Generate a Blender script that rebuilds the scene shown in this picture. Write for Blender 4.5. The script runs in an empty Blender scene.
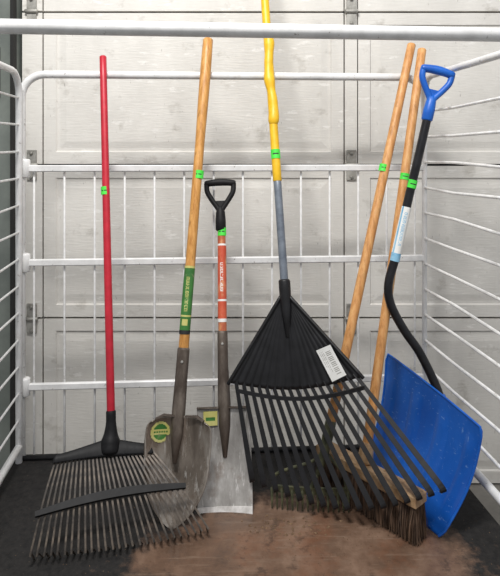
import bpy, math, random
from mathutils import Vector, Matrix
random.seed(7)
F=550.0; HY=150.0
sc=bpy.context.scene
sc.view_settings.view_transform='Standard'
COL=sc.collection
V=Vector
# ---------------------------------------------------------------- helpers
def solve(px,py,fn):
    """point of a leaning surface y=fn(x,z), measured from the eye point (0,0,1)"""
    u=(px-250)/F; k=(py-HY)/F; d=1.6
    for _ in range(60):
        d=.5*d+.5*fn(u*d,1-k*d)
    return V((u*d,d,1-k*d))
def at(px,py,d): return V(((px-250)/F*d,d,1-(py-HY)/F*d))
def lean(a,s,t=0): return lambda x,z:a+s*z+t*x
LOC={}
def reg(ob,parent,loc):
    LOC[ob.name]=V(loc); COL.objects.link(ob)
    ob.location=loc
    if parent:
        ob.parent=parent; ob.matrix_parent_inverse=Matrix.Translation(-LOC[parent.name])
def empty(name,loc,label,cat,**kw):
    e=bpy.data.objects.new(name,None); e.empty_display_size=.05
    reg(e,None,loc); e["label"]=label; e["category"]=cat
    for k,v in kw.items(): e[k]=v
    return e
def mesh(name,verts,faces,mats,parent=None,smooth=True,mi=None,auto=True,base=False):
    vs=[V(v) for v in verts]
    lo=V([min(v[i] for v in vs) for i in range(3)]); hi=V([max(v[i] for v in vs) for i in range(3)])
    c=(lo+hi)/2
    if base: c.z=lo.z
    me=bpy.data.meshes.new(name); me.from_pydata([v-c for v in vs],[],faces)
    if not isinstance(mats,(list,tuple)): mats=[mats]
    for m in mats: me.materials.append(m)
    for i,p in enumerate(me.polygons):
        p.use_smooth=smooth
        if mi: p.material_index=mi[i]
    me.update()
    ob=bpy.data.objects.new(name,me); reg(ob,parent,c)
    if smooth and auto:
        try: me.set_sharp_from_angle(angle=math.radians(42))
        except Exception: pass
    return ob
def frames(pts):
    T=[]
    n=len(pts)
    for i in range(n):
        a=pts[max(i-1,0)]; b=pts[min(i+1,n-1)]
        T.append((b-a).normalized())
    ref=V((0,-1,0)) if abs(T[0].y)<.9 else V((0,0,1))
    N=[]; cur=ref
    for t in T:
        cur=(cur-t*cur.dot(t)); 
        if cur.length<1e-6: cur=t.orthogonal()
        cur.normalize(); N.append(cur.copy())
    return T,N
def tubegeo(pts,rad,seg=16,cap=True,closed=False):
    pts=[V(p) for p in pts]
    if not isinstance(rad,(list,tuple)): rad=[rad]*len(pts)
    rad=list(rad)
    if cap and not closed:
        a=(pts[0]-pts[1]).normalized(); b=(pts[-1]-pts[-2]).normalized()
        r0,r1=rad[0],rad[-1]
        pts=[pts[0]+a*r0*.30,pts[0]+a*r0*.2]+pts+[pts[-1]+b*r1*.2,pts[-1]+b*r1*.30]
        rad=[r0*.55,r0*.85]+rad+[r1*.85,r1*.55]
    T,N=frames(pts)
    if closed:
        n=len(pts)
        T=[(pts[(i+1)%n]-pts[i-1]).normalized() for i in range(n)]
    vs=[];fs=[]
    for p,t,nn,r in zip(pts,T,N,rad):
        nn=(nn-t*nn.dot(t)).normalized()
        b=t.cross(nn)
        for j in range(seg):
            a=2*math.pi*j/seg
            vs.append(p+(nn*math.cos(a)+b*math.sin(a))*r)
    n=len(pts)
    for i in range(n if closed else n-1):
        i2=(i+1)%n
        for j in range(seg):
            j2=(j+1)%seg
            fs.append((i*seg+j,i*seg+j2,i2*seg+j2,i2*seg+j))
    if not closed:
        fs.append(tuple(range(seg))[::-1]); fs.append(tuple((n-1)*seg+j for j in range(seg)))
    return vs,fs
def join(*gs):
    V_=[];F_=[]
    for vs,fs in gs:
        o=len(V_); V_+=list(vs); F_+=[tuple(i+o for i in f) for f in fs]
    return V_,F_
def tube(name,pts,rad,mat,parent,seg=16,**k):
    vs,fs=tubegeo(pts,rad,seg,**k); return mesh(name,vs,fs,mat,parent)
def stripgeo(pts,w,t,nref):
    pts=[V(p) for p in pts]; n=len(pts)
    if not isinstance(w,(list,tuple)): w=[w]*n
    vs=[];fs=[]
    for i in range(n):
        T=(pts[min(i+1,n-1)]-pts[max(i-1,0)]).normalized()
        S=T.cross(nref).normalized(); N=S.cross(T).normalized()
        for a,b in((-1,-1),(1,-1),(1,1),(-1,1)):
            vs.append(pts[i]+S*a*w[i]/2+N*b*t/2)
    for i in range(n-1):
        for j in range(4):
            j2=(j+1)%4; fs.append((i*4+j,i*4+j2,i*4+4+j2,i*4+4+j))
    fs.append((3,2,1,0)); e=(n-1)*4; fs.append((e,e+1,e+2,e+3))
    return vs,fs
def boxgeo(c,sx,sy,sz,X=V((1,0,0)),Y=V((0,1,0)),Z=V((0,0,1)),bev=.0):
    c=V(c); vs=[];
    def ring(z,ix):
        return [c+X*a*(sx/2-ix)+Y*b*(sy/2-ix)+Z*z for a,b in((-1,-1),(1,-1),(1,1),(-1,1))]
    if bev>0: rs=[ring(-sz/2,bev),ring(-sz/2+bev,0),ring(sz/2-bev,0),ring(sz/2,bev)]
    else: rs=[ring(-sz/2,0),ring(sz/2,0)]
    for r in rs: vs+=r
    fs=[(3,2,1,0)]
    for i in range(len(rs)-1):
        for j in range(4):
            j2=(j+1)%4; fs.append((i*4+j,i*4+j2,i*4+4+j2,i*4+4+j))
    e=(len(rs)-1)*4; fs.append((e,e+1,e+2,e+3))
    return vs,fs
def crom(P,n=6):
    P=[V(p) for p in P]; out=[]
    Q=[P[0]*2-P[1]]+P+[P[-1]*2-P[-2]]
    for i in range(1,len(Q)-2):
        for k in range(n):
            t=k/n; a,b,c,d=Q[i-1],Q[i],Q[i+1],Q[i+2]
            out.append(.5*((2*b)+(c-a)*t+(2*a-5*b+4*c-d)*t*t+(3*b-a-3*c+d)*t**3))
    out.append(P[-1]); return out
def basis(B,T):
    U=(T-B).normalized(); R=U.cross(V((0,-1,0))).normalized(); N=R.cross(U).normalized(); return U,R,N
def wrap(name,P0,P1,r,span,mats,fn,parent,nu=12,nv=30,off=0):
    """sticker bent round a shaft from P0 (top) to P1"""
    P0=V(P0);P1=V(P1);U=(P0-P1).normalized();R=U.cross(V((0,-1,0))).normalized();N=R.cross(U)
    vs=[];fs=[];mi=[]
    for j in range(nv+1):
        for i in range(nu+1):
            a=math.radians(off)+math.radians(span)*(i/nu-.5)
            vs.append(P0.lerp(P1,j/nv)+(N*math.cos(a)+R*math.sin(a))*r)
    for j in range(nv):
        for i in range(nu):
            q=j*(nu+1)+i; fs.append((q,q+nu+1,q+nu+2,q+1)); mi.append(fn(i,j))
    return mesh(name,vs,fs,mats,parent,mi=mi)
def quadsticker(name,c4,mats,fn,parent,nu=12,nv=12,mask=None):
    vs=[];fs=[];mi=[]
    for j in range(nv+1):
        for i in range(nu+1):
            a=c4[0].lerp(c4[1],i/nu); b=c4[3].lerp(c4[2],i/nu); vs.append(a.lerp(b,j/nv))
    for j in range(nv):
        for i in range(nu):
            if mask and not mask((i+.5)/nu*2-1,(j+.5)/nv*2-1): continue
            q=j*(nu+1)+i; fs.append((q,q+nu+1,q+nu+2,q+1)); mi.append(fn(i,j))
    return mesh(name,vs,fs,mats,parent,mi=mi)
# worn, unreadable lettering: small irregular glyph cells running along a label
_gl={}
def glyph(seed,i,j,gw,gh,gap=1):
    """True where a glyph cell is inked; letters stacked along j"""
    L=j//(gh+gap); y=j%(gh+gap)
    if y>=gh or not(0<=i<gw): return False
    key=(seed,L)
    if key not in _gl:
        r=random.Random(seed*101+L)
        g=[[0]*gh for _ in range(gw)]
        side=r.randrange(3)
        for a in range(gw): 
            if side!=1: g[a][0]=1
            if side!=2: g[a][gh-1]=1
        for b in range(gh):
            if r.random()<.8: g[0][b]=1
            if r.random()<.45: g[gw-1][b]=1
            if r.random()<.4: g[gw//2][b]=1
        _gl[key]=g
    return bool(_gl[key][i][y])
# ---------------------------------------------------------------- materials
def srgb(r,g,b):
    f=lambda c:((c/255)/12.92 if c/255<=.04045 else ((c/255+.055)/1.055)**2.4)
    return (f(r),f(g),f(b),1)
def mat(name,c1,c2=None,rough=.5,metal=0,scale=20,stretch=(1,1,1),bump=0,lo=.35,hi=.65,c3=None,spec=.5,detail=6,over=None,rvar=0):
    m=bpy.data.materials.new(name); m.use_nodes=True; nt=m.node_tree; b=nt.nodes["Principled BSDF"]
    b.inputs["Roughness"].default_value=rough; b.inputs["Metallic"].default_value=metal
    b.inputs["Specular IOR Level"].default_value=spec
    tc=nt.nodes.new("ShaderNodeTexCoord")
    def noise(s,st,d):
        mp=nt.nodes.new("ShaderNodeMapping"); mp.inputs["Scale"].default_value=st
        nz=nt.nodes.new("ShaderNodeTexNoise"); nz.inputs["Scale"].default_value=s; nz.inputs["Detail"].default_value=d
        nz.inputs["Roughness"].default_value=.65
        nt.links.new(tc.outputs["Object"],mp.inputs[0]); nt.links.new(mp.outputs[0],nz.inputs["Vector"]); return nz
    nz=noise(scale,stretch,detail)
    cr=nt.nodes.new("ShaderNodeValToRGB"); cr.color_ramp.elements[0].position=lo; cr.color_ramp.elements[1].position=hi
    cr.color_ramp.elements[0].color=c1; cr.color_ramp.elements[1].color=c2 or c1
    if c3:
        e=cr.color_ramp.elements.new((lo+hi)/2); e.color=c3
    nt.links.new(nz.outputs[0],cr.inputs[0]); out=cr.outputs[0]
    for (s,st,c,l,h,fac) in (over or []):
        n2=noise(s,st,8); r2=nt.nodes.new("ShaderNodeValToRGB")
        r2.color_ramp.elements[0].position=l; r2.color_ramp.elements[0].color=(0,0,0,1)
        r2.color_ramp.elements[1].position=h; r2.color_ramp.elements[1].color=(fac,fac,fac,1)
        nt.links.new(n2.outputs[0],r2.inputs[0])
        mx=nt.nodes.new("ShaderNodeMix"); mx.data_type='RGBA'
        nt.links.new(r2.outputs[0],mx.inputs[0]); nt.links.new(out,mx.inputs[6]); mx.inputs[7].default_value=c; out=mx.outputs[2]
    nt.links.new(out,b.inputs["Base Color"])
    if rvar:
        mr=nt.nodes.new("ShaderNodeMapRange"); mr.inputs[3].default_value=rough-rvar; mr.inputs[4].default_value=rough+rvar
        nt.links.new(nz.outputs[0],mr.inputs[0]); nt.links.new(mr.outputs[0],b.inputs["Roughness"])
    if bump:
        bp=nt.nodes.new("ShaderNodeBump"); bp.inputs["Strength"].default_value=bump; bp.inputs["Distance"].default_value=.003
        nt.links.new(nz.outputs[0],bp.inputs["Height"]); nt.links.new(bp.outputs[0],b.inputs["Normal"])
    return m
M={}
M['white']=mat('white_paint',srgb(210,210,209),srgb(236,236,236),.35,0,14,bump=.05,over=[(60,(1,1,1),srgb(110,100,90),.63,.69,.7),(14,(1,1,1),srgb(170,164,156),.58,.72,.45)])
M['wire']=mat('white_wire',srgb(214,214,213),srgb(240,240,240),.4,0,30,over=[(40,(1,1,1),srgb(130,122,112),.60,.68,.5)])
M['red']=mat('red_fibreglass',srgb(172,24,42),srgb(194,34,54),.4,0,30)
M['black']=mat('black_plastic',srgb(15,15,17),srgb(28,28,30),.55,0,40,bump=.1,spec=.25)
M['black2']=mat('black_rake_plastic',srgb(14,14,16),srgb(27,27,30),.42,0,25,bump=.1,spec=.4)
M['tine']=mat('dull_steel_tine',srgb(46,40,35),srgb(110,98,86),.5,.2,40,lo=.42,hi=.75)
M['wood']=mat('varnished_ash_wood',srgb(172,116,52),srgb(214,160,92),.42,0,9,(9,9,.7),bump=.1,c3=srgb(198,142,74),over=[(30,(3,3,.3),srgb(120,78,42),.58,.70,.6)])
M['wood2']=mat('pale_orange_wood',srgb(176,122,68),srgb(216,166,108),.5,0,9,(9,9,.7),bump=.1,c3=srgb(204,146,88),over=[(30,(3,3,.3),srgb(130,90,56),.58,.70,.6)])
M['redwood']=mat('worn_red_handle',srgb(156,76,50),srgb(206,148,100),.5,0,12,(5,5,1),c3=srgb(182,100,66))
M['steel']=mat('weathered_steel',srgb(88,79,71),srgb(190,184,176),.27,.5,12,(1.4,1,.4),bump=.2,c3=srgb(136,126,116),lo=.3,hi=.72,
   over=[(9,(1,1,.7),srgb(104,76,56),.54,.68,.5),(70,(1.5,1,.10),srgb(228,225,220),.57,.66,.55)],rvar=.10)
M['rust']=mat('dark_rusty_steel',srgb(66,54,46),srgb(128,118,108),.55,.4,16,(1,1,.4),bump=.3,c3=srgb(92,82,74),over=[(50,(1,1,.2),srgb(176,168,158),.6,.7,.4)])
M['galv']=mat('grey_scuffed_steel',srgb(126,122,118),srgb(218,217,214),.38,.3,11,(1.3,1,.5),bump=.2,c3=srgb(172,169,165),lo=.3,hi=.72,
   over=[(9,(1,1,1),srgb(124,96,74),.54,.68,.65),(80,(1.5,1,.1),srgb(238,236,234),.57,.66,.6)],rvar=.15)
M['worn']=mat('bare_worn_edge',srgb(195,192,188),srgb(240,238,236),.5,.1,40)
M['yellow']=mat('yellow_sleeve',srgb(222,172,20),srgb(242,194,40),.42,0,30)
M['grey']=mat('grey_shaft',srgb(96,104,116),srgb(126,134,144),.4,.2,30)
M['blue']=mat('blue_plastic',srgb(10,80,172),srgb(22,100,196),.4,0,18,bump=.1)
M['blueblade']=mat('satin_blue_blade',srgb(14,74,160),srgb(28,94,184),.34,0,6,(1,1,.6),bump=.03,c3=srgb(18,84,172),
   over=[(60,(.3,1,2.5),srgb(140,176,214),.61,.68,.45),(90,(1,1,.2),srgb(150,184,218),.64,.70,.45)])
M['shaftblack']=mat('black_steel_shaft',srgb(16,16,20),srgb(34,34,38),.3,.2,30)
M['bristle']=mat('brown_bristles',srgb(38,29,24),srgb(120,94,74),.8,0,120,(1,1,.12),lo=.34,hi=.7)
M['block']=mat('broom_block_wood',srgb(150,118,84),srgb(194,164,128),.6,0,12,(4,4,4))
M['bow']=mat('rusted_iron',srgb(50,56,42),srgb(104,104,76),.6,.1,40,bump=.3)
M['tag']=mat('green_tag',srgb(60,205,60),srgb(80,225,75),.5)
M['ink']=mat('dark_ink',srgb(35,35,35),None,.6)
M['paper']=mat('white_label',srgb(222,222,218),srgb(236,236,234),.5,0,30)
M['sgreen']=mat('label_green',srgb(44,98,42),srgb(68,132,58),.5,over=[(50,(1,1,1),srgb(150,150,120),.58,.68,.6)])
M['syellow']=mat('label_yellow',srgb(186,180,96),srgb(206,202,136),.5,over=[(50,(1,1,1),srgb(110,100,80),.58,.68,.7)])
M['sred']=mat('label_red',srgb(188,70,44),srgb(208,104,72),.5,over=[(30,(1,1,.4),srgb(204,156,116),.52,.64,.85)])
M['scyan']=mat('label_blue',srgb(96,160,200),srgb(150,196,220),.5)
M['dark']=mat('dark_gap',srgb(34,34,33),None,.9)
M['hinge']=mat('galvanised_hinge',srgb(130,128,122),srgb(176,174,168),.5,.3,30)
M['wall']=mat('grey_wall',srgb(96,102,98),srgb(126,132,126),.8,0,3,bump=.1)
M['debris']=mat('dry_dirt_flakes',srgb(74,54,40),srgb(136,110,84),.9,0,60)
def doormat():
    m=mat('garage_door_paint',srgb(196,193,187),srgb(220,217,211),.6,0,1.8,(1,1,.8),c3=srgb(208,205,199),lo=.3,hi=.6,
      over=[(9,(1,1,1.2),srgb(150,144,134),.58,.70,.5),(48,(3,1,.6),srgb(112,106,98),.66,.71,.6),(22,(.6,1,2),srgb(238,236,232),.60,.66,.5)])
    nt=m.node_tree; b=nt.nodes["Principled BSDF"]
    tc=nt.nodes.new("ShaderNodeTexCoord"); mp=nt.nodes.new("ShaderNodeMapping"); mp.inputs["Scale"].default_value=(6,1,44)
    n=nt.nodes.new("ShaderNodeTexNoise"); n.inputs["Scale"].default_value=3.5; n.inputs["Detail"].default_value=8
    nt.links.new(tc.outputs["Object"],mp.inputs[0]); nt.links.new(mp.outputs[0],n.inputs["Vector"])
    bp=nt.nodes.new("ShaderNodeBump"); bp.inputs["Strength"].default_value=.38; bp.inputs["Distance"].default_value=.003
    nt.links.new(n.outputs[0],bp.inputs["Height"]); nt.links.new(bp.outputs[0],b.inputs["Normal"])
    return m
M['door']=doormat()
def deckmat():
    m=bpy.data.materials.new('worn_deck_board'); m.use_nodes=True; nt=m.node_tree; b=nt.nodes["Principled BSDF"]; L=nt.links.new
    tc=nt.nodes.new("ShaderNodeTexCoord")
    def noise(s,d=8,sc=(1,1,1)):
        mp=nt.nodes.new("ShaderNodeMapping"); mp.inputs["Scale"].default_value=sc
        n=nt.nodes.new("ShaderNodeTexNoise"); n.inputs["Scale"].default_value=s; n.inputs["Detail"].default_value=d; n.inputs["Roughness"].default_value=.7
        L(tc.outputs["Object"],mp.inputs[0]); L(mp.outputs[0],n.inputs["Vector"]); return n.outputs[0]
    def ramp(sock,els):
        r=nt.nodes.new("ShaderNodeValToRGB"); e=r.color_ramp.elements
        e[0].position,e[0].color=els[0]; e[1].position,e[1].color=els[-1]
        for p,c in els[1:-1]:
            k=e.new(p); k.color=c
        L(sock,r.inputs[0]); return r.outputs[0]
    def mth(op,a,bb):
        n=nt.nodes.new("ShaderNodeMath"); n.operation=op
        for i,q in enumerate((a,bb)):
            if isinstance(q,(int,float)): n.inputs[i].default_value=q
            else: L(q,n.inputs[i])
        return n.outputs[0]
    def mixc(f,a,c):
        mx=nt.nodes.new("ShaderNodeMix"); mx.data_type='RGBA'; L(f,mx.inputs[0]); L(a,mx.inputs[6])
        if isinstance(c,tuple): mx.inputs[7].default_value=c
        else: L(c,mx.inputs[7])
        return mx.outputs[2]
    sep=nt.nodes.new("ShaderNodeSeparateXYZ"); L(tc.outputs["Object"],sep.inputs[0])
    dx=mth('DIVIDE',mth('ADD',sep.outputs[0],-.17),.46); dy=mth('DIVIDE',mth('ADD',sep.outputs[1],.16),.32)
    r=mth('SQRT',mth('ADD',mth('MULTIPLY',dx,dx),mth('MULTIPLY',dy,dy)),0)
    w=mth('ADD',r,mth('MULTIPLY',mth('ADD',noise(14),-.5),1.0))
    mask=ramp(w,[(.78,(1,1,1,1)),(1.0,(0,0,0,1))])
    brown=ramp(noise(9),[(.3,srgb(78,60,49)),(.5,srgb(106,83,68)),(.68,srgb(132,107,90))])
    scr=ramp(noise(24,8,(.35,5,1)),[(.55,(0,0,0,1)),(.66,(.5,.5,.5,1))])
    brown=mixc(scr,brown,srgb(140,120,104))
    rusty=ramp(noise(7),[(.52,(0,0,0,1)),(.66,(.45,.45,.45,1))])
    brown=mixc(rusty,brown,srgb(120,76,52))
    stain=ramp(noise(16),[(.57,(0,0,0,1)),(.65,(.55,.55,.55,1))])
    brown=mixc(stain,brown,srgb(58,46,40))
    dark=ramp(noise(60),[(.3,srgb(20,20,21)),(.7,srgb(46,44,43))])
    c=mixc(mask,dark,brown)
    sp=ramp(noise(150,3),[(.68,(0,0,0,1)),(.75,(.5,.5,.5,1))])
    c=mixc(sp,c,srgb(146,124,102))
    L(c,b.inputs["Base Color"])
    rg=ramp(noise(9),[(.35,(.32,.32,.32,1)),(.65,(.6,.6,.6,1))])
    rm=nt.nodes.new("ShaderNodeMix"); L(mask,rm.inputs[0]); rm.inputs[2].default_value=.75; L(rg,rm.inputs[3]); L(rm.outputs[0],b.inputs["Roughness"])
    b.inputs["Specular IOR Level"].default_value=.3
    bp=nt.nodes.new("ShaderNodeBump"); bp.inputs["Strength"].default_value=.35; bp.inputs["Distance"].default_value=.002
    L(noise(50),bp.inputs["Height"]); L(bp.outputs[0],b.inputs["Normal"])
    return m
M['deck']=deckmat()
M['floor']=mat('concrete_floor',srgb(96,94,90),srgb(134,130,124),.85,0,3,bump=.1)
# ---------------------------------------------------------------- room
def structure(ob): ob["kind"]="structure"; return ob
FZ=-.28
vs,fs=boxgeo((0,.6,FZ-.05),5,4.2,.1); structure(mesh('floor',vs,fs,M['floor'],smooth=False))
DD=2.10
DL=-.87
def doorgeo():
    vs=[];fs=[]
    def ringcell(x0,x1,z0,z1):
        o=len(vs)
        for ins,dep in((0,0),(.045,0),(.050,.006),(.060,.006),(.085,.002)):
            for (x,z) in((x0+ins,z0+ins),(x1-ins,z0+ins),(x1-ins,z1-ins),(x0+ins,z1-ins)):
                vs.append(V((x,DD+dep,z)))
        for k in range(4):
            for j in range(4):
                j2=(j+1)%4; fs.append((o+k*4+j,o+k*4+j2,o+k*4+4+j2,o+k*4+4+j))
        fs.append((o+16,o+17,o+18,o+19))
        b=len(vs)
        for (x,z) in((x0,z0),(x1,z0),(x1,z1),(x0,z1)): vs.append(V((x,DD+.04,z)))
        for j in range(4):
            j2=(j+1)%4; fs.append((o+j2,o+j,b+j,b+j2))
    zs=[FZ+.004,.359,.943,1.527,2.11]
    for a,b in zip(zs[:-1],zs[1:]):
        for x0,x1 in((-.79,.36),(.41,1.56)):
            ringcell(x0+.003,x1-.003,a+.004,b-.004)
        for x0,x1 in((DL,-.79),(.36,.41),(1.56,2.2)):
            g=boxgeo(((x0+x1)/2,DD+.016,(a+b)/2),x1-x0-.004,.04,b-a-.008)
            o=len(vs); vs.extend(g[0]); fs.extend([tuple(i+o for i in f) for f in g[1]])
    return vs,fs
vs,fs=doorgeo(); door=structure(mesh('door_1',vs,fs,M['door'],smooth=False))
vs,fs=boxgeo(((DL+2.3)/2+0,DD+.06,(2.2+FZ)/2),2.3-DL,.03,2.2-FZ); structure(mesh('wall_back',vs,fs,M['dark'],smooth=False))
vs,fs=boxgeo(((DL-2.4)/2-.01,DD+.02,(2.2+FZ)/2),2.4+DL,.12,2.2-FZ); structure(mesh('wall_left',vs,fs,M['wall'],smooth=False))
g=join(boxgeo((-.882,DD-.05,.95),.012,.03,2.4))
structure(mesh('trim_1',g[0],g[1],M['dark'],smooth=False))
for hx,hz in((.385,.943),(.385,1.527),(.385,.359),(-.83,.943),(-.83,.359),(-.83,1.527)):
    g=join(boxgeo((hx,DD-.009,hz+.032),.036,.006,.05,bev=.001),boxgeo((hx,DD-.009,hz-.032),.036,.006,.05,bev=.001),
           tubegeo([(hx-.022,DD-.014,hz),(hx+.022,DD-.014,hz)],.008,10),
           tubegeo([(hx,DD-.011,hz+.045),(hx,DD-.018,hz+.045)],.006,8),tubegeo([(hx,DD-.011,hz-.045),(hx,DD-.018,hz-.045)],.006,8))
    mesh('hinge',g[0],g[1],M['hinge'],door)
g=join(boxgeo((-1.0,DD-.08,1.29),.13,.08,.2,bev=.006),boxgeo((-1.0,DD-.124,1.29),.11,.008,.18,bev=.003),tubegeo([(-1.0,DD-.06,1.37),(-1.0,DD-.06,2.1)],.014,12))
structure(mesh('junction_box',g[0],g[1],M['black'],smooth=False))  # black wall-mounted junction box with its conduit, not a trim piece
# ---------------------------------------------------------------- cart
def back(x,z,dy=0): return V((x,1.83+.06*x+dy,z))
XL,XR=-.742,.592; TZ=1.246
BL=back(XL,0);BR=back(XR,0); FLp=V((-.675,1.08,0)); FRp=V((.672,1.185,0))
cart=empty('utility_cart',(0,1.5,FZ),"white tubular wire-sided utility cart with a worn dark deck","cart")
def offs(p,dx,dy): return V((p.x+dx,p.y+dy,0))
c4=[offs(FLp,-.03,-.03),offs(FRp,.03,-.03),offs(BR,.03,.02),offs(BL,-.03,.02)]
vs=[];fs=[]
ctr=sum(c4,V((0,0,0)))/4
for z,s in((-.045,1),(-.004,1),(0,.996)):
    for c in c4: q=ctr+(c-ctr)*s; vs.append(V((q.x,q.y,z)))
fs=[(3,2,1,0)]
for i in range(2):
    for j in range(4):
        j2=(j+1)%4; fs.append((i*4+j,i*4+j2,i*4+4+j2,i*4+4+j))
fs.append((8,9,10,11))
deck=mesh('deck',vs,fs,M['deck'],cart,smooth=False)
g=join(tubegeo([back(XL,.008,-.016),back(XR,.008,-.016)],.007,8)); mesh('edge_strip',g[0],g[1],M['black'],cart)
g=join(*[boxgeo((0,y,-.065),1.3,.04,.04) for y in(1.2,1.5,1.78)]); mesh('chassis',g[0],g[1],M['shaftblack'],cart,smooth=False)
for x,y in((-.6,1.2),(.6,1.28),(-.62,1.74),(.52,1.74)):
    w=tube('caster',[(x-.018,y,FZ+.06),(x+.018,y,FZ+.06)],.06,M['black'],cart,seg=24)
    g=join(boxgeo((x-.026,y,-.15),.005,.04,.16),boxgeo((x+.026,y,-.15),.005,.04,.16),boxgeo((x,y,-.08),.08,.08,.012))
    mesh('caster_fork',g[0],g[1],M['hinge'],w,smooth=False)
rr=.075
pts=[back(XL,.0),back(XL,TZ-rr)]
for k in range(1,7):
    a=math.pi/2*k/6; pts.append(back(XL+rr-rr*math.cos(a),TZ-rr+rr*math.sin(a)))
for k in range(0,7):
    a=math.pi/2*k/6; pts.append(back(XR-rr+rr*math.sin(a),TZ-rr+rr*math.cos(a)))
nl=len(pts)
pts.append(back(XR,TZ-.2)); pts.append(back(XR,0))
bp_=tube('back_panel',pts,[.0130]*nl+[.0085,.0085],M['white'],cart,seg=16)
for z in(.94,.634,.231):
    g=join(boxgeo(back((XL+XR)/2,z),XR-XL,.014,.022,X=V((1,.06,0)).normalized(),bev=.003),
           tubegeo([back(XL+.012,z-.026),back(XL+.012,z+.026)],.016,12))
    mesh('rail',g[0],g[1],M['white'],bp_)
x=XL+.036
while x<XR-.02:
    tube('wire',[back(x,.005,.011),back(x,.935,.011)],.0037,M['wire'],bp_,seg=8); x+=.0975
def side(A,B,zb,name,t0=.035,wr=.0036):
    A=V(A);B=V(B)
    def P(t,z): q=A.lerp(B,t); return V((q.x,q.y,z))
    L=(B-A).length; r=.07/L
    if t0>.01:
        pts=[P(t0,0),P(t0,TZ-.07)]
        for k in range(1,6):
            a=math.pi/2*k/6; pts.append(P(t0+r-r*math.cos(a),TZ-.07+.07*math.sin(a)))
        pts.append(P(t0+r,TZ))
    else:
        pts=[P(0,TZ-.05),P(.03,TZ-.01),P(.08,TZ)]
    pts.append(P(1-r,TZ))
    for k in range(1,7):
        a=math.pi/2*k/6; pts.append(P(1-r+r*math.sin(a),TZ-.07+.07*math.cos(a)))
    pts.append(P(1,0))
    pn=tube(name,pts,.0105,M['white'],cart)
    tube('rail',[P(t0,zb),P(1,zb)],.0115,M['white'],pn)
    z=zb+.085
    while z<TZ-.05:
        j=random.uniform(-.004,.004)
        tube('wire',[P(t0,z),P(.3,z+j),P(.65,z-j),P(1,z)],wr,M['wire'],pn,seg=8); z+=.086
side(BL,FLp,.05,'side_panel')
side(BR,FRp,.10,'side_panel',0,.0046)
fp=tube('front_bar',[V((FLp.x,FLp.y,TZ)),V((FRp.x,FRp.y,TZ))],.0150,M['white'],cart,seg=20)
# ---------------------------------------------------------------- common tool bits
def tag(px0,py0,px1,py1,fn,r,parent,rr=.0012):
    a=solve(px0,py0,fn);b=solve(px1,py1,fn)
    return wrap('price_tag',a,b,r+rr,150,[M['tag'],M['ink']],lambda i,j:1 if (j in(3,) and 3<=i<=8 and i!=5) else 0,parent,12,7)
def handlepts(P,Q,n=14): return [P.lerp(Q,i/n) for i in range(n+1)]
def dgrip(base,U,R,N,w,h,mat_,matbar,parent,neck=.016,armr=.009,barr=.012):
    w2=w/2
    def P(a,b): return base+R*a+U*b
    gs=[]
    for s in(-1,1):
        gs.append(tubegeo(crom([P(0,-.0),P(s*.006,h*.14),P(s*w2*.62,h*.42),P(s*w2*.95,h*.66),P(s*w2,h*.9)],5),[armr*1.25]*5+[armr]*16,12))
    gs.append(tubegeo([P(0,-.05),P(0,-.02),P(0,.005),P(0,.02)],[neck,neck*1.02,neck*.9,neck*.6],16))
    vs=[P(-.004,h*.1)+N*.004,P(.004,h*.1)+N*.004,P(w2*.5,h*.38)+N*.004,P(-w2*.5,h*.38)+N*.004]
    vs+= [v-N*.008 for v in vs]
    gs.append((vs,[(0,1,2,3),(7,6,5,4),(0,4,5,1),(1,5,6,2),(2,6,7,3),(3,7,4,0)]))
    vs,fs=join(*gs); g=mesh('grip',vs,fs,mat_,parent)
    pts=[P(w2*t,h*.9+.004*math.sin((t+1)*math.pi/2)) for t in(-1.1,-1,-.6,-.2,.2,.6,1,1.1)]
    vs,fs=tubegeo(pts,[barr*.8,barr*.95,barr,barr*1.08,barr*1.08,barr,barr*.95,barr*.8],14)
    mesh('grip_bar',vs,fs,matbar,g)
    return g
# ---------------------------------------------------------------- red rake
f1=lean(1.45,.262)
head=lambda x,z:1.40+.235*x+1.0*z
B=solve(111,440,f1);T=solve(103,57,f1)
rk=empty('garden_rake',(B.x,B.y-.1,0),"red-handled garden rake with fanned brownish tines and black head","rake")
S=solve(111,413,f1)
tube('handle',handlepts(S-(T-S).normalized()*.03,T),.0112,M['red'],rk,seg=18)
SB=solve(110,452,head)
tube('socket',crom([S+(T-S).normalized()*.004,solve(111,425,f1),solve(110.5,440,f1),SB],4),[.0135]*4+[.0145,.016,.018,.021]+[.025]*4+[.024],M['black'],rk,seg=18)
n=27
def rs(t): return solve(56+95*t,459-10*t-2*math.sin(math.pi*t),head)
def re(t): return solve(31+176*t,553-27*t+5*math.sin(math.pi*t),head)
NH=V((0,-.6,.8)).normalized()
vs=[];fs=[];nu=40;nv=8
for j in range(nv+1):
    for i in range(nu+1):
        t=i/nu;v=j/nv
        tx=54+99*t; ty=459-10*t-2*math.sin(math.pi*t)+6
        h=9*(max(0,1-abs(t-.56)/.50))**1.3+9
        ux=110.5+(tx-110.5)*.98; uy=ty-h
        p=solve(ux+(tx-ux)*v,uy+(ty-uy)*v,head)
        vs.append(p+NH*(.008+.003*math.sin(math.pi*v)+.0015*math.cos(t*math.pi*30)*v))
for j in range(nv):
    for i in range(nu):
        q=j*(nu+1)+i; fs.append((q,q+nu+1,q+nu+2,q+1))
ob=mesh('head_plate',vs,fs,M['black'],rk,auto=False); md=ob.modifiers.new('t','SOLIDIFY'); md.thickness=.012
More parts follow.
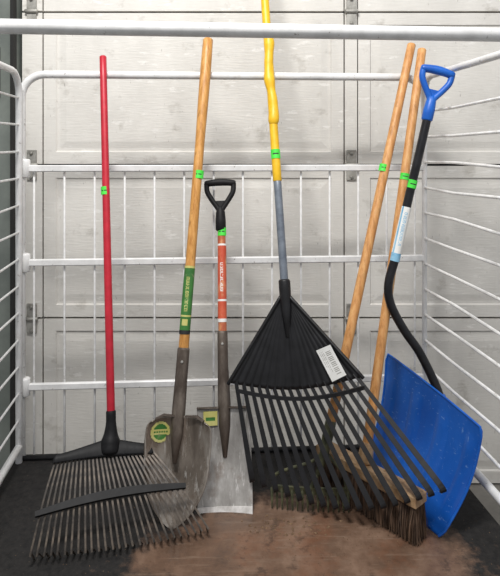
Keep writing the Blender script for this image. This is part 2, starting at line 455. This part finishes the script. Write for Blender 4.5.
for i in range(n):
    t=i/(n-1); p=rs(t); q=re(t); jj=random.uniform(-.005,.005)
    q.x+=random.uniform(-.0012,.0012)
    q2=V((q.x+jj*.3,q.y+.028+jj,.002)); m_=V((q.x,q.y+.006,q.z-.006))
    mid=p.lerp(q,.5)+V((0,0,.012))
    pts=crom([p,mid,q,m_,q2],4)
    vs,fs=stripgeo(pts,.0046,.0024,NH)
    mesh('tine',vs,fs,M['tine'],rk,smooth=False)
pts=[]
for i in range(25):
    t=i/24; pts.append(solve(36+150*t,518-29*t-6*math.sin(math.pi*t),head)+V((0,-.006,.012)))
vs,fs=stripgeo(pts,[.012+.008*math.sin(math.pi*i/24) for i in range(25)],.010,NH); mesh('tine_brace',vs,fs,M['black'],rk)
tag(105,187,105.3,195,f1,.0112,rk)
# ---------------------------------------------------------------- round point shovel
f2=lean(1.466,.264)
B=solve(169.5,527,f2);T=solve(208,40,f2);U,R,N=basis(B,T)
sh=empty('round_point_shovel',B,"long wooden-handled round point shovel with weathered steel blade","shovel")
G=solve(183.5,350,f2)
tube('handle',handlepts(G-U*.05,T,20),[.0148]*14+[.0155,.0165,.0172,.0176,.0176,.0174,.0165],M['wood'],sh,seg=20)
BLn=(solve(177,415,f2)-B).length
so=tube('blade_socket',[G+U*.004,G,G-U*.08,B+U*(BLn+.02),B+U*(BLn-.05),B+U*(BLn-.12)],[.0172,.0176,.0175,.019,.017,.006],M['rust'],sh,seg=18)
tube('rivet',[G-U*.03+N*.016,G-U*.03+N*.0195],.004,M['hinge'],so,seg=10)
def blade(wfn,Ln,nv,nu,dish,tipf,O,U,R,N,matl,name,par,ridge=.012,belly=.010,topcurve=0):
    vs=[];fs=[]
    for j in range(nv+1):
        v=j/nv; w=wfn(v)
        for i in range(nu+1):
            s=i/nu*2-1; x=w*s
            n_=dish*(x/.09)**2 + tipf*(v**3) + ridge*math.exp(-(x/.016)**2)*max(0,1-v*1.5)
            n_+= -belly*math.sin(math.pi*v)
            vs.append(O+R*x+U*(Ln*(1-v)-topcurve*(abs(s)**4)*(1-v)**6)+N*n_)
    for j in range(nv):
        for i in range(nu):
            q=j*(nu+1)+i; fs.append((q,q+nu+1,q+nu+2,q+1))
    ob=mesh(name,vs,fs,matl,par,auto=False); md=ob.modifiers.new('t','SOLIDIFY'); md.thickness=.0025; return ob
def wf(v):
    if v<.10: return .070+.018*math.sqrt(max(0,1-(1-v/.10)**2))
    if v<.40: return .088+.002*math.sin((v-.1)/.3*math.pi)
    q=(v-.40)/.60; return max(.003,.088*(1-q**2.2)**.72)
SX=.007
bd=blade(wf,BLn,40,44,.040,.016,B+N*.000+R*SX,U,R,N,M['steel'],'blade',sh,belly=.022,topcurve=.014)
for s in(-1,1):
    vs,fs=stripgeo([B+U*BLn+R*(SX+s*.014)+N*.012,B+U*(BLn+.002)+R*(SX+s*.045)+N*.014,B+U*(BLn-.008)+R*(SX+s*.066)+N*.023],[.012,.014,.009],.004,U)
    mesh('foot_step',vs,fs,M['rust'],bd)
def stk(i,j):
    if j>112: return 3
    if 9<=i<=13 and 20<=j<=80 and glyph(3,i-9,j-20,5,4): return 1
    if j<4 or 86<j<90: return 2
    if 7<=i<=15 and 94<=j<=104: return 2
    return 0
wrap('handle_sticker',solve(190,266,f2),solve(184.5,334,f2),.0158,170,[M['sgreen'],M['syellow'],M['syellow'],M['ink']],stk,sh,24,120)
def onb(x,y):
    return B+R*(x+SX)+U*y+N*(.0018+.040*(x/.09)**2-.022*math.sin(math.pi*(1-y/BLn))+.016*(1-y/BLn)**3)
def bsticker(name,cx,cy,rx,ry,mats,fn,par,mask,nu=24,nv=24):
    vs=[];fs=[];mi=[]
    for j in range(nv+1):
        for i in range(nu+1): vs.append(onb(cx+rx*(i/nu*2-1),cy-ry*(j/nv*2-1)))
    for j in range(nv):
        for i in range(nu):
            if not mask((i+.5)/nu*2-1,(j+.5)/nv*2-1): continue
            q=j*(nu+1)+i; fs.append((q,q+nu+1,q+nu+2,q+1)); mi.append(fn(i,j))
    return mesh(name,vs,fs,mats,par,mi=mi)
bsticker('blade_sticker',-.052,BLn-.044,.025,.028,[M['sgreen'],M['syellow'],M['paper']],
  lambda i,j:(1 if 9<=j<=14 and 3<=i<=20 and not(11<=j<=12 and i%3) else (0 if ((i-11.5)/9)**2+((j-11.5)/9)**2<1 else 1)),bd,lambda a,b:a*a+b*b<1 and not(a>.55 and b>.3))
tag(199,171,198.3,179,f2,.0150,sh)
# ---------------------------------------------------------------- square D-handle shovel
f3=lean(1.525,.305)
B=solve(226,514,f3);T=solve(221.5,226,f3);U,R,N=basis(B,T)
sq=empty('square_shovel',B,"short square-mouth shovel with black D-grip and worn red handle","shovel")
G=solve(222.5,333,f3)
tube('handle',handlepts(G-U*.05,T+U*.01,10),.0128,M['redwood'],sq,seg=18)
dgrip(solve(220.5,214,f3),U,R,N,.088,.112,M['black'],M['black'],sq,neck=.0165,armr=.0085,barr=.011)
BLn=(solve(224,407,f3)-B).length
so=tube('blade_socket',[G+U*.004,G,G-U*.09,B+U*(BLn+.01),B+U*(BLn-.05),B+U*(BLn-.13)],[.0148,.0155,.0158,.019,.017,.006],M['rust'],sq,seg=18)
tube('rivet',[G-U*.03+N*.014,G-U*.03+N*.0175],.004,M['hinge'],so,seg=10)
def wf2(v): return .077
bd=blade(wf2,BLn,26,40,.010,.0,B+N*.002-R*.002,U,R,N,M['galv'],'blade',sq,belly=.004)
vs,fs=stripgeo([B+U*.010+R*(x*.076-.002)+N*(.0045+.0075*x*x) for x in(-1,-.8,-.6,-.4,-.2,0,.2,.4,.6,.8,1)],.020,.003,N); mesh('worn_edge',vs,fs,M['worn'],bd)
for s in(-1,1):
    vs,fs=stripgeo([B+U*BLn+R*(s*.014-.002)+N*.008,B+U*BLn+R*(s*.077-.002)+N*.009],.014,.004,U); mesh('foot_step',vs,fs,M['rust'],bd)
def stk2(i,j):
    if j<3 or j>114: return 1
    if 9<=i<=13 and 30<=j<=74 and glyph(11,i-9,j-30,5,4): return 2
    if 86<=j<=88: return 2
    return 0
wrap('handle_sticker',solve(222,244,f3),solve(222.3,322,f3),.0137,180,[M['sred'],M['paper'],M['paper']],stk2,sq,24,120)
cO=B+U*(BLn-.028)-R*.040+N*.0095
c=[cO+R*a+U*b+N*k for a,b,k in((-.020,.019,.003),(.020,.019,-.001),(.020,-.019,-.003),(-.020,-.019,.002))]
quadsticker('blade_sticker',c,[M['sgreen'],M['syellow'],M['paper']],lambda i,j:(0 if 4<j<8 and 1<i<10 else 1),bd)
tag(222,228,222,236,f3,.0128,sq)
# ---------------------------------------------------------------- leaf rake
def flr(x,z): return 1.5+.24*z-(.9*x*x if x>0 else 0)
A=solve(285,291,flr)
rt=V((.066,1.807,1.246)); hd=(rt-A).normalized()
lr=empty('leaf_rake',(A.x+.08,1.48,0),"large black plastic leaf rake with yellow-and-grey handle","rake")
Kp=A+hd*((rt-A).length*.485)
tube('shaft',handlepts(A-hd*.08,Kp+hd*.02,8),.0122,M['grey'],lr,seg=18)
tp=A+hd*1.22
tube('handle',handlepts(Kp,tp,18),.0138,M['yellow'],lr,seg=18)
pts=[];rad=[]
for i in range(41):
    t=i/40; q=A+hd*(.52+.33*t)
    pts.append(q+V((.004*math.sin(9*t),-.002,0))); rad.append(.0158+.0014*math.sin(17*t)+.001*math.sin(31*t) if 0<i<40 else .0142)
tube('grip_sleeve',pts,rad,M['yellow'],lr,seg=14)
NR=V((.1,-.97,.22)).normalized()
def Lp(u,v):
    l=(281+(228-281)*v,296+(384-296)*v); r=(289+(363-289)*v,296+(378-296)*v)
    return l[0]+(r[0]-l[0])*u, l[1]+(r[1]-l[1])*u+10*math.sin(math.pi*u)*v*v
NT=17
vs=[];fs=[];nu=NT*6;nv=24
for j in range(nv+1):
    for i in range(nu+1):
        u=i/nu;v=j/nv*.985; p=solve(*Lp(u,v),flr)
        rib=.004*v*abs(math.sin(math.pi*(u*NT)))
        rib+=.012*math.exp(-((u-.5)/.05)**2)*(1-v)
        vs.append(p+NR*rib)
for j in range(nv):
    for i in range(nu):
        q=j*(nu+1)+i; fs.append((q,q+nu+1,q+nu+2,q+1))
fan=mesh('rake_head',vs,fs,M['black2'],lr,auto=False); md=fan.modifiers.new('t','SOLIDIFY'); md.thickness=.004
for e in(0,1):
    tube('head_rim',[solve(*Lp(e,j/10),flr)+NR*.002 for j in range(11)],.0055,M['black2'],fan,seg=8)
tube('socket',[A+hd*.03,A+hd*.028,A,A-hd*.05,A-hd*.13],[.017,.0175,.0175,.016,.007],M['black2'],lr,seg=16)
def endp(t): return 252+192*t, 480+10*t+23*math.sin(math.pi*t)
def tinepx(t,s):
    a=Lp(.5/NT+t*(1-1/NT),.93); b=endp(t)
    return a[0]+(b[0]-a[0])*s, a[1]+(b[1]-a[1])*s
for i in range(NT):
    t=i/(NT-1)
    P=[solve(*tinepx(t,s),flr) for s in(0,.25,.5,.75,.95)]
    e=solve(*tinepx(t,1),flr); P.append(e+V((0,.003,-.004))); P.append(e+V((0,.012,-.010)))
    pts=crom(P,3); k=len(pts)
    vs,fs=stripgeo(pts,[.0100+.0048*min(1,q/(k*.5)) for q in range(k)],.005,NR)
    mesh('tine',vs,fs,M['black2'],lr,smooth=False)
vs,fs=stripgeo([solve(*tinepx(i/30,.12),flr)+NR*.001 for i in range(31)],.010,.008,NR); mesh('tine_brace',vs,fs,M['black2'],lr)
c=[solve(*p,flr)+NR*.014 for p in((329,344),(345,374),(331,381),(315,350))]
def bar(i,j):
    if 8<=j<=20: return 1 if (i*5)%7 in(1,5,2) and 4<=i<=34 else 0
    if j in(26,30,34): return 1 if (i%5) and 4<=i<=30-(j-26) else 0
    return 0
quadsticker('barcode_label',c,[M['paper'],M['hinge']],bar,fan,40,40)
k1=solve(275,150,lambda x,z:1.77).z; k2=solve(275,159,lambda x,z:1.77).z
wrap('price_tag',A+hd*((k1-A.z)/hd.z),A+hd*((k2-A.z)/hd.z),.0152,150,[M['tag'],M['ink']],lambda i,j:1 if j==3 and 3<=i<=8 else 0,lr,12,7)
# ---------------------------------------------------------------- bow rake
f4=lean(1.512,.255)
T=solve(411.5,45,f4);G=solve(315,490,f4);U,R,N=basis(G,T)
bw=empty('bow_rake',(G.x,G.y,0),"bow rake with pale wooden handle and rusted iron teeth","rake")
tube('handle',handlepts(solve(329,430,f4),T),.0142,M['wood2'],bw,seg=18)
g1=solve(325,450,f4)
tube('ferrule',[solve(331,421,f4),solve(327.5,437,f4),g1,G+U*.04],[.0155,.0155,.0135,.009],M['bow'],bw,seg=14)
HX=.105; hp=lambda s:V((G.x-.014+s*HX,G.y-s*.008+.006*s*s,.054))
gs=[stripgeo([hp(-1),hp(-.5),hp(0),hp(.5),hp(1)],.018,.007,V((0,-1,0)))]
for s in(-1,1): gs.append(tubegeo(crom([g1,g1-U*.03+V((s*.03,0,0)),V((G.x+s*.07,G.y+.01,.11)),V((G.x-.014+s*(HX-.008),G.y-s*.01+.01,.085)),hp(s*.96)],4),.0045,8))
gs.append(tubegeo([G+U*.05,hp(0)],.006,8))
vs,fs=join(*gs); rh=mesh('rake_head',vs,fs,M['bow'],bw)
for i in range(16):
    p=hp(-1+2*i/15); tube('tooth',[p,p+V((0,-.006,-.02)),p+V((0,-.010,-.050))],[.0045,.004,.002],M['bow'],rh,seg=6)
tag(384,165,382.5,172,f4,.0142,bw)
# ---------------------------------------------------------------- push broom
E0=V((.215,1.655,.12));E1=V((.436,1.400,.12)); C=(E0+E1)/2
AX=(E1-E0).normalized(); SD=AX.cross(V((0,0,1))).normalized()
br=empty('push_broom',(C.x,C.y,0),"push broom with pale wooden block and worn brown bristles","broom")
g=boxgeo((C.x,C.y,.108),(E1-E0).length,.050,.034,X=AX,Y=V((0,0,1)).cross(AX),bev=.005); mesh('broom_block',g[0],g[1],M['block'],br)
HB=C-AX*.01+V((0,0,-.004))
f5=lean(1.515,.23)
T=solve(422,50,f5)
Hd=(T-HB).normalized()
tube('handle',handlepts(HB,T),.0140,M['wood2'],br,seg=18)
tube('handle_collar',[HB+Hd*.015,HB+Hd*.06],[.022,.018],M['block'],br,seg=14)
vs=[];fs=[]
Ln=(E1-E0).length
for i in range(8000):
    a=random.uniform(-.5,.5)*Ln*.98; b=random.uniform(-1,1)
    p=C+AX*a+SD*b*.022; p.z=.093
    q=C+AX*(a*1.01+random.gauss(0,.004))+SD*(b*.028+random.gauss(0,.003)); q.z=random.uniform(.001,.010)
    m=(p+q)/2+SD*b*.003+AX*random.gauss(0,.0015)
    w=.0013; d=V((random.uniform(-1,1),random.uniform(-1,1),0)).normalized()*w
    o=len(vs); vs+=[p-d,p+d,m-d,m+d,q-d*.6,q+d*.6]; fs+=[(o,o+1,o+3,o+2),(o+2,o+3,o+5,o+4)]
bs=mesh('bristles',vs,fs,M['bristle'],br,smooth=False); bs["kind"]="stuff"
hz=lambda z:HB+Hd*((z-HB.z)/Hd.z)
wrap('price_tag',hz(.925),hz(.905),.0152,150,[M['tag'],M['ink']],lambda i,j:1 if j==3 and 3<=i<=8 else 0,br,12,7)
# ---------------------------------------------------------------- snow shovel
TL=V((.434,1.750,.355));TR=V((.592,1.400,.290));BLc=V((.335,1.69,.004));BRc=V((.490,1.412,.004))
ss=empty('snow_shovel',(.41,1.54,0),"blue plastic snow shovel with bent black shaft and blue D-grip","snow shovel")
nn=(TR-TL).cross(BLc-TL).normalized()
if nn.y>0: nn=-nn
def bl(u,v):
    uu=u*2-1; vv=v*2-1
    r=.08; lim=1.0
    if abs(vv)>1-r: lim=1-r*.55*(1-math.sqrt(max(0,1-((abs(vv)-(1-r))/r)**2)))
    uu*=lim; u2=(uu+1)/2
    a=TL.lerp(TR,u2); b=BLc.lerp(BRc,u2); p=a.lerp(b,v)
    return p-nn*(.030*math.sin(math.pi*min(1,max(0,v))))-nn*(.012*(1-uu*uu))*(1-v)
vs=[];fs=[];nu=96;nv=40
for j in range(nv+1):
    for i in range(nu+1):
        u=i/nu;v=j/nv
        s_=lambda a:a*a*(3-2*a)
        rib=.0055*s_(max(0,math.sin(u*math.pi*7)))*s_(min(1,max(0,(.9-v)*4)))*s_(min(1,max(0,(v-.08)*5)))
        vs.append(bl(u,v)+nn*rib)
for j in range(nv):
    for i in range(nu):
        q=j*(nu+1)+i; fs.append((q,q+nu+1,q+nu+2,q+1))
bb=mesh('blade',vs,fs,M['blueblade'],ss,auto=False); md=bb.modifiers.new('t','SOLIDIFY'); md.thickness=.003
loop=[bl(0,1-j/16) for j in range(16)]+[bl(i/20,0) for i in range(21)]+[bl(1,j/16) for j in range(1,17)]
tube('blade_rim',loop,.0032,M['blue'],bb,seg=8)
bk=bl(.53,.06)-nn*.024
P=[at(430,106,1.64),at(420,150,1.63),at(407,205,1.622),at(396,255,1.612),at(388.5,284,1.608),at(391,305,1.606),at(404,330,1.605),at(421,355,1.602)]
tube('shaft',crom(P+[bk,bl(.54,.25)-nn*.024],5),.0128,M['shaftblack'],ss,seg=18)
tube('blade_socket',[bl(.53,.04)-nn*.023,bl(.54,.25)-nn*.022,bl(.55,.45)-nn*.010],[.0165,.016,.006],M['blue'],ss,seg=16)
U=(P[0]-P[1]).normalized();R=U.cross(V((0,-1,0))).normalized();N=R.cross(U)
dgrip(P[0]+U*.008,U,R,N,.088,.110,M['blue'],M['blue'],ss,neck=.0165,armr=.0095,barr=.0125)
def stk3(i,j):
    if 9<=i<=13 and 10<=j<=70 and glyph(21,i-9,j-10,5,4): return 2
    return 1 if i in(3,4,5) or j>84 else 0
wrap('shaft_sticker',at(406.5,207,1.622),at(394.5,261,1.611),.0142,180,[M['paper'],M['scyan'],M['scyan']],stk3,ss,24,100)
wrap('price_tag',at(413,180,1.626),at(411,188,1.625),.0140,150,[M['tag'],M['ink']],lambda i,j:1 if j==3 and 3<=i<=8 else 0,ss,12,7)
# ---------------------------------------------------------------- loose dirt on the deck
vs=[];fs=[]
def flake(x,y,s):
    o=len(vs); h=s*random.uniform(.3,.8); a=random.uniform(0,6)
    for k in range(4): vs.append(V((x+s*math.cos(a+k*1.57)*random.uniform(.6,1.2),y+s*math.sin(a+k*1.57)*random.uniform(.5,1),.0006)))
    vs.append(V((x,y,.0006+h)))
    for k in range(4): fs.append((o+k,o+(k+1)%4,o+4))
for _ in range(330):
    flake(random.gauss(.2,.14),random.gauss(1.42,.07),random.uniform(.0008,.0022))
for _ in range(50):
    flake(random.gauss(.12,.07),random.gauss(1.46,.02),random.uniform(.003,.006))
for _ in range(120):
    flake(random.uniform(-.6,.6),random.uniform(1.25,1.7),random.uniform(.001,.002))
db=mesh('dirt_debris',vs,fs,M['debris'],None,smooth=False,base=True)
db["kind"]="stuff"; db["label"]="loose dry dirt and leaf crumbs scattered over the deck"; db["category"]="dirt"
# ---------------------------------------------------------------- light
w=bpy.data.worlds.new('w'); sc.world=w; w.use_nodes=True
bg=w.node_tree.nodes['Background']; bg.inputs[0].default_value=(.95,.97,1,1); bg.inputs[1].default_value=.46
def area(name,loc,target,size,sy,power,col):
    l=bpy.data.lights.new(name,'AREA'); l.shape='RECTANGLE'; l.size=size; l.size_y=sy; l.energy=power; l.color=col
    o=bpy.data.objects.new(name,l); COL.objects.link(o); o.location=loc
    o.rotation_euler=(V(target)-V(loc)).to_track_quat('-Z','Y').to_euler(); return o
area('ceiling_light',(-.4,.3,2.9),(0,1.8,.5),.7,.25,68,(1,.98,.95))
area('ceiling_light',(1.1,-.2,2.9),(0,1.8,.5),1.2,.5,14,(1,.98,.96))
# ---------------------------------------------------------------- camera
cd=bpy.data.cameras.new('camera'); cam=bpy.data.objects.new('camera',cd); COL.objects.link(cam)
cam.location=(0,0,1.0); cam.rotation_euler=(math.pi/2,0,0)
cd.sensor_fit='VERTICAL'; cd.sensor_height=24; cd.lens=F/576*24; cd.shift_y=-(288-HY)/576
cd.clip_start=.01
sc.camera=cam
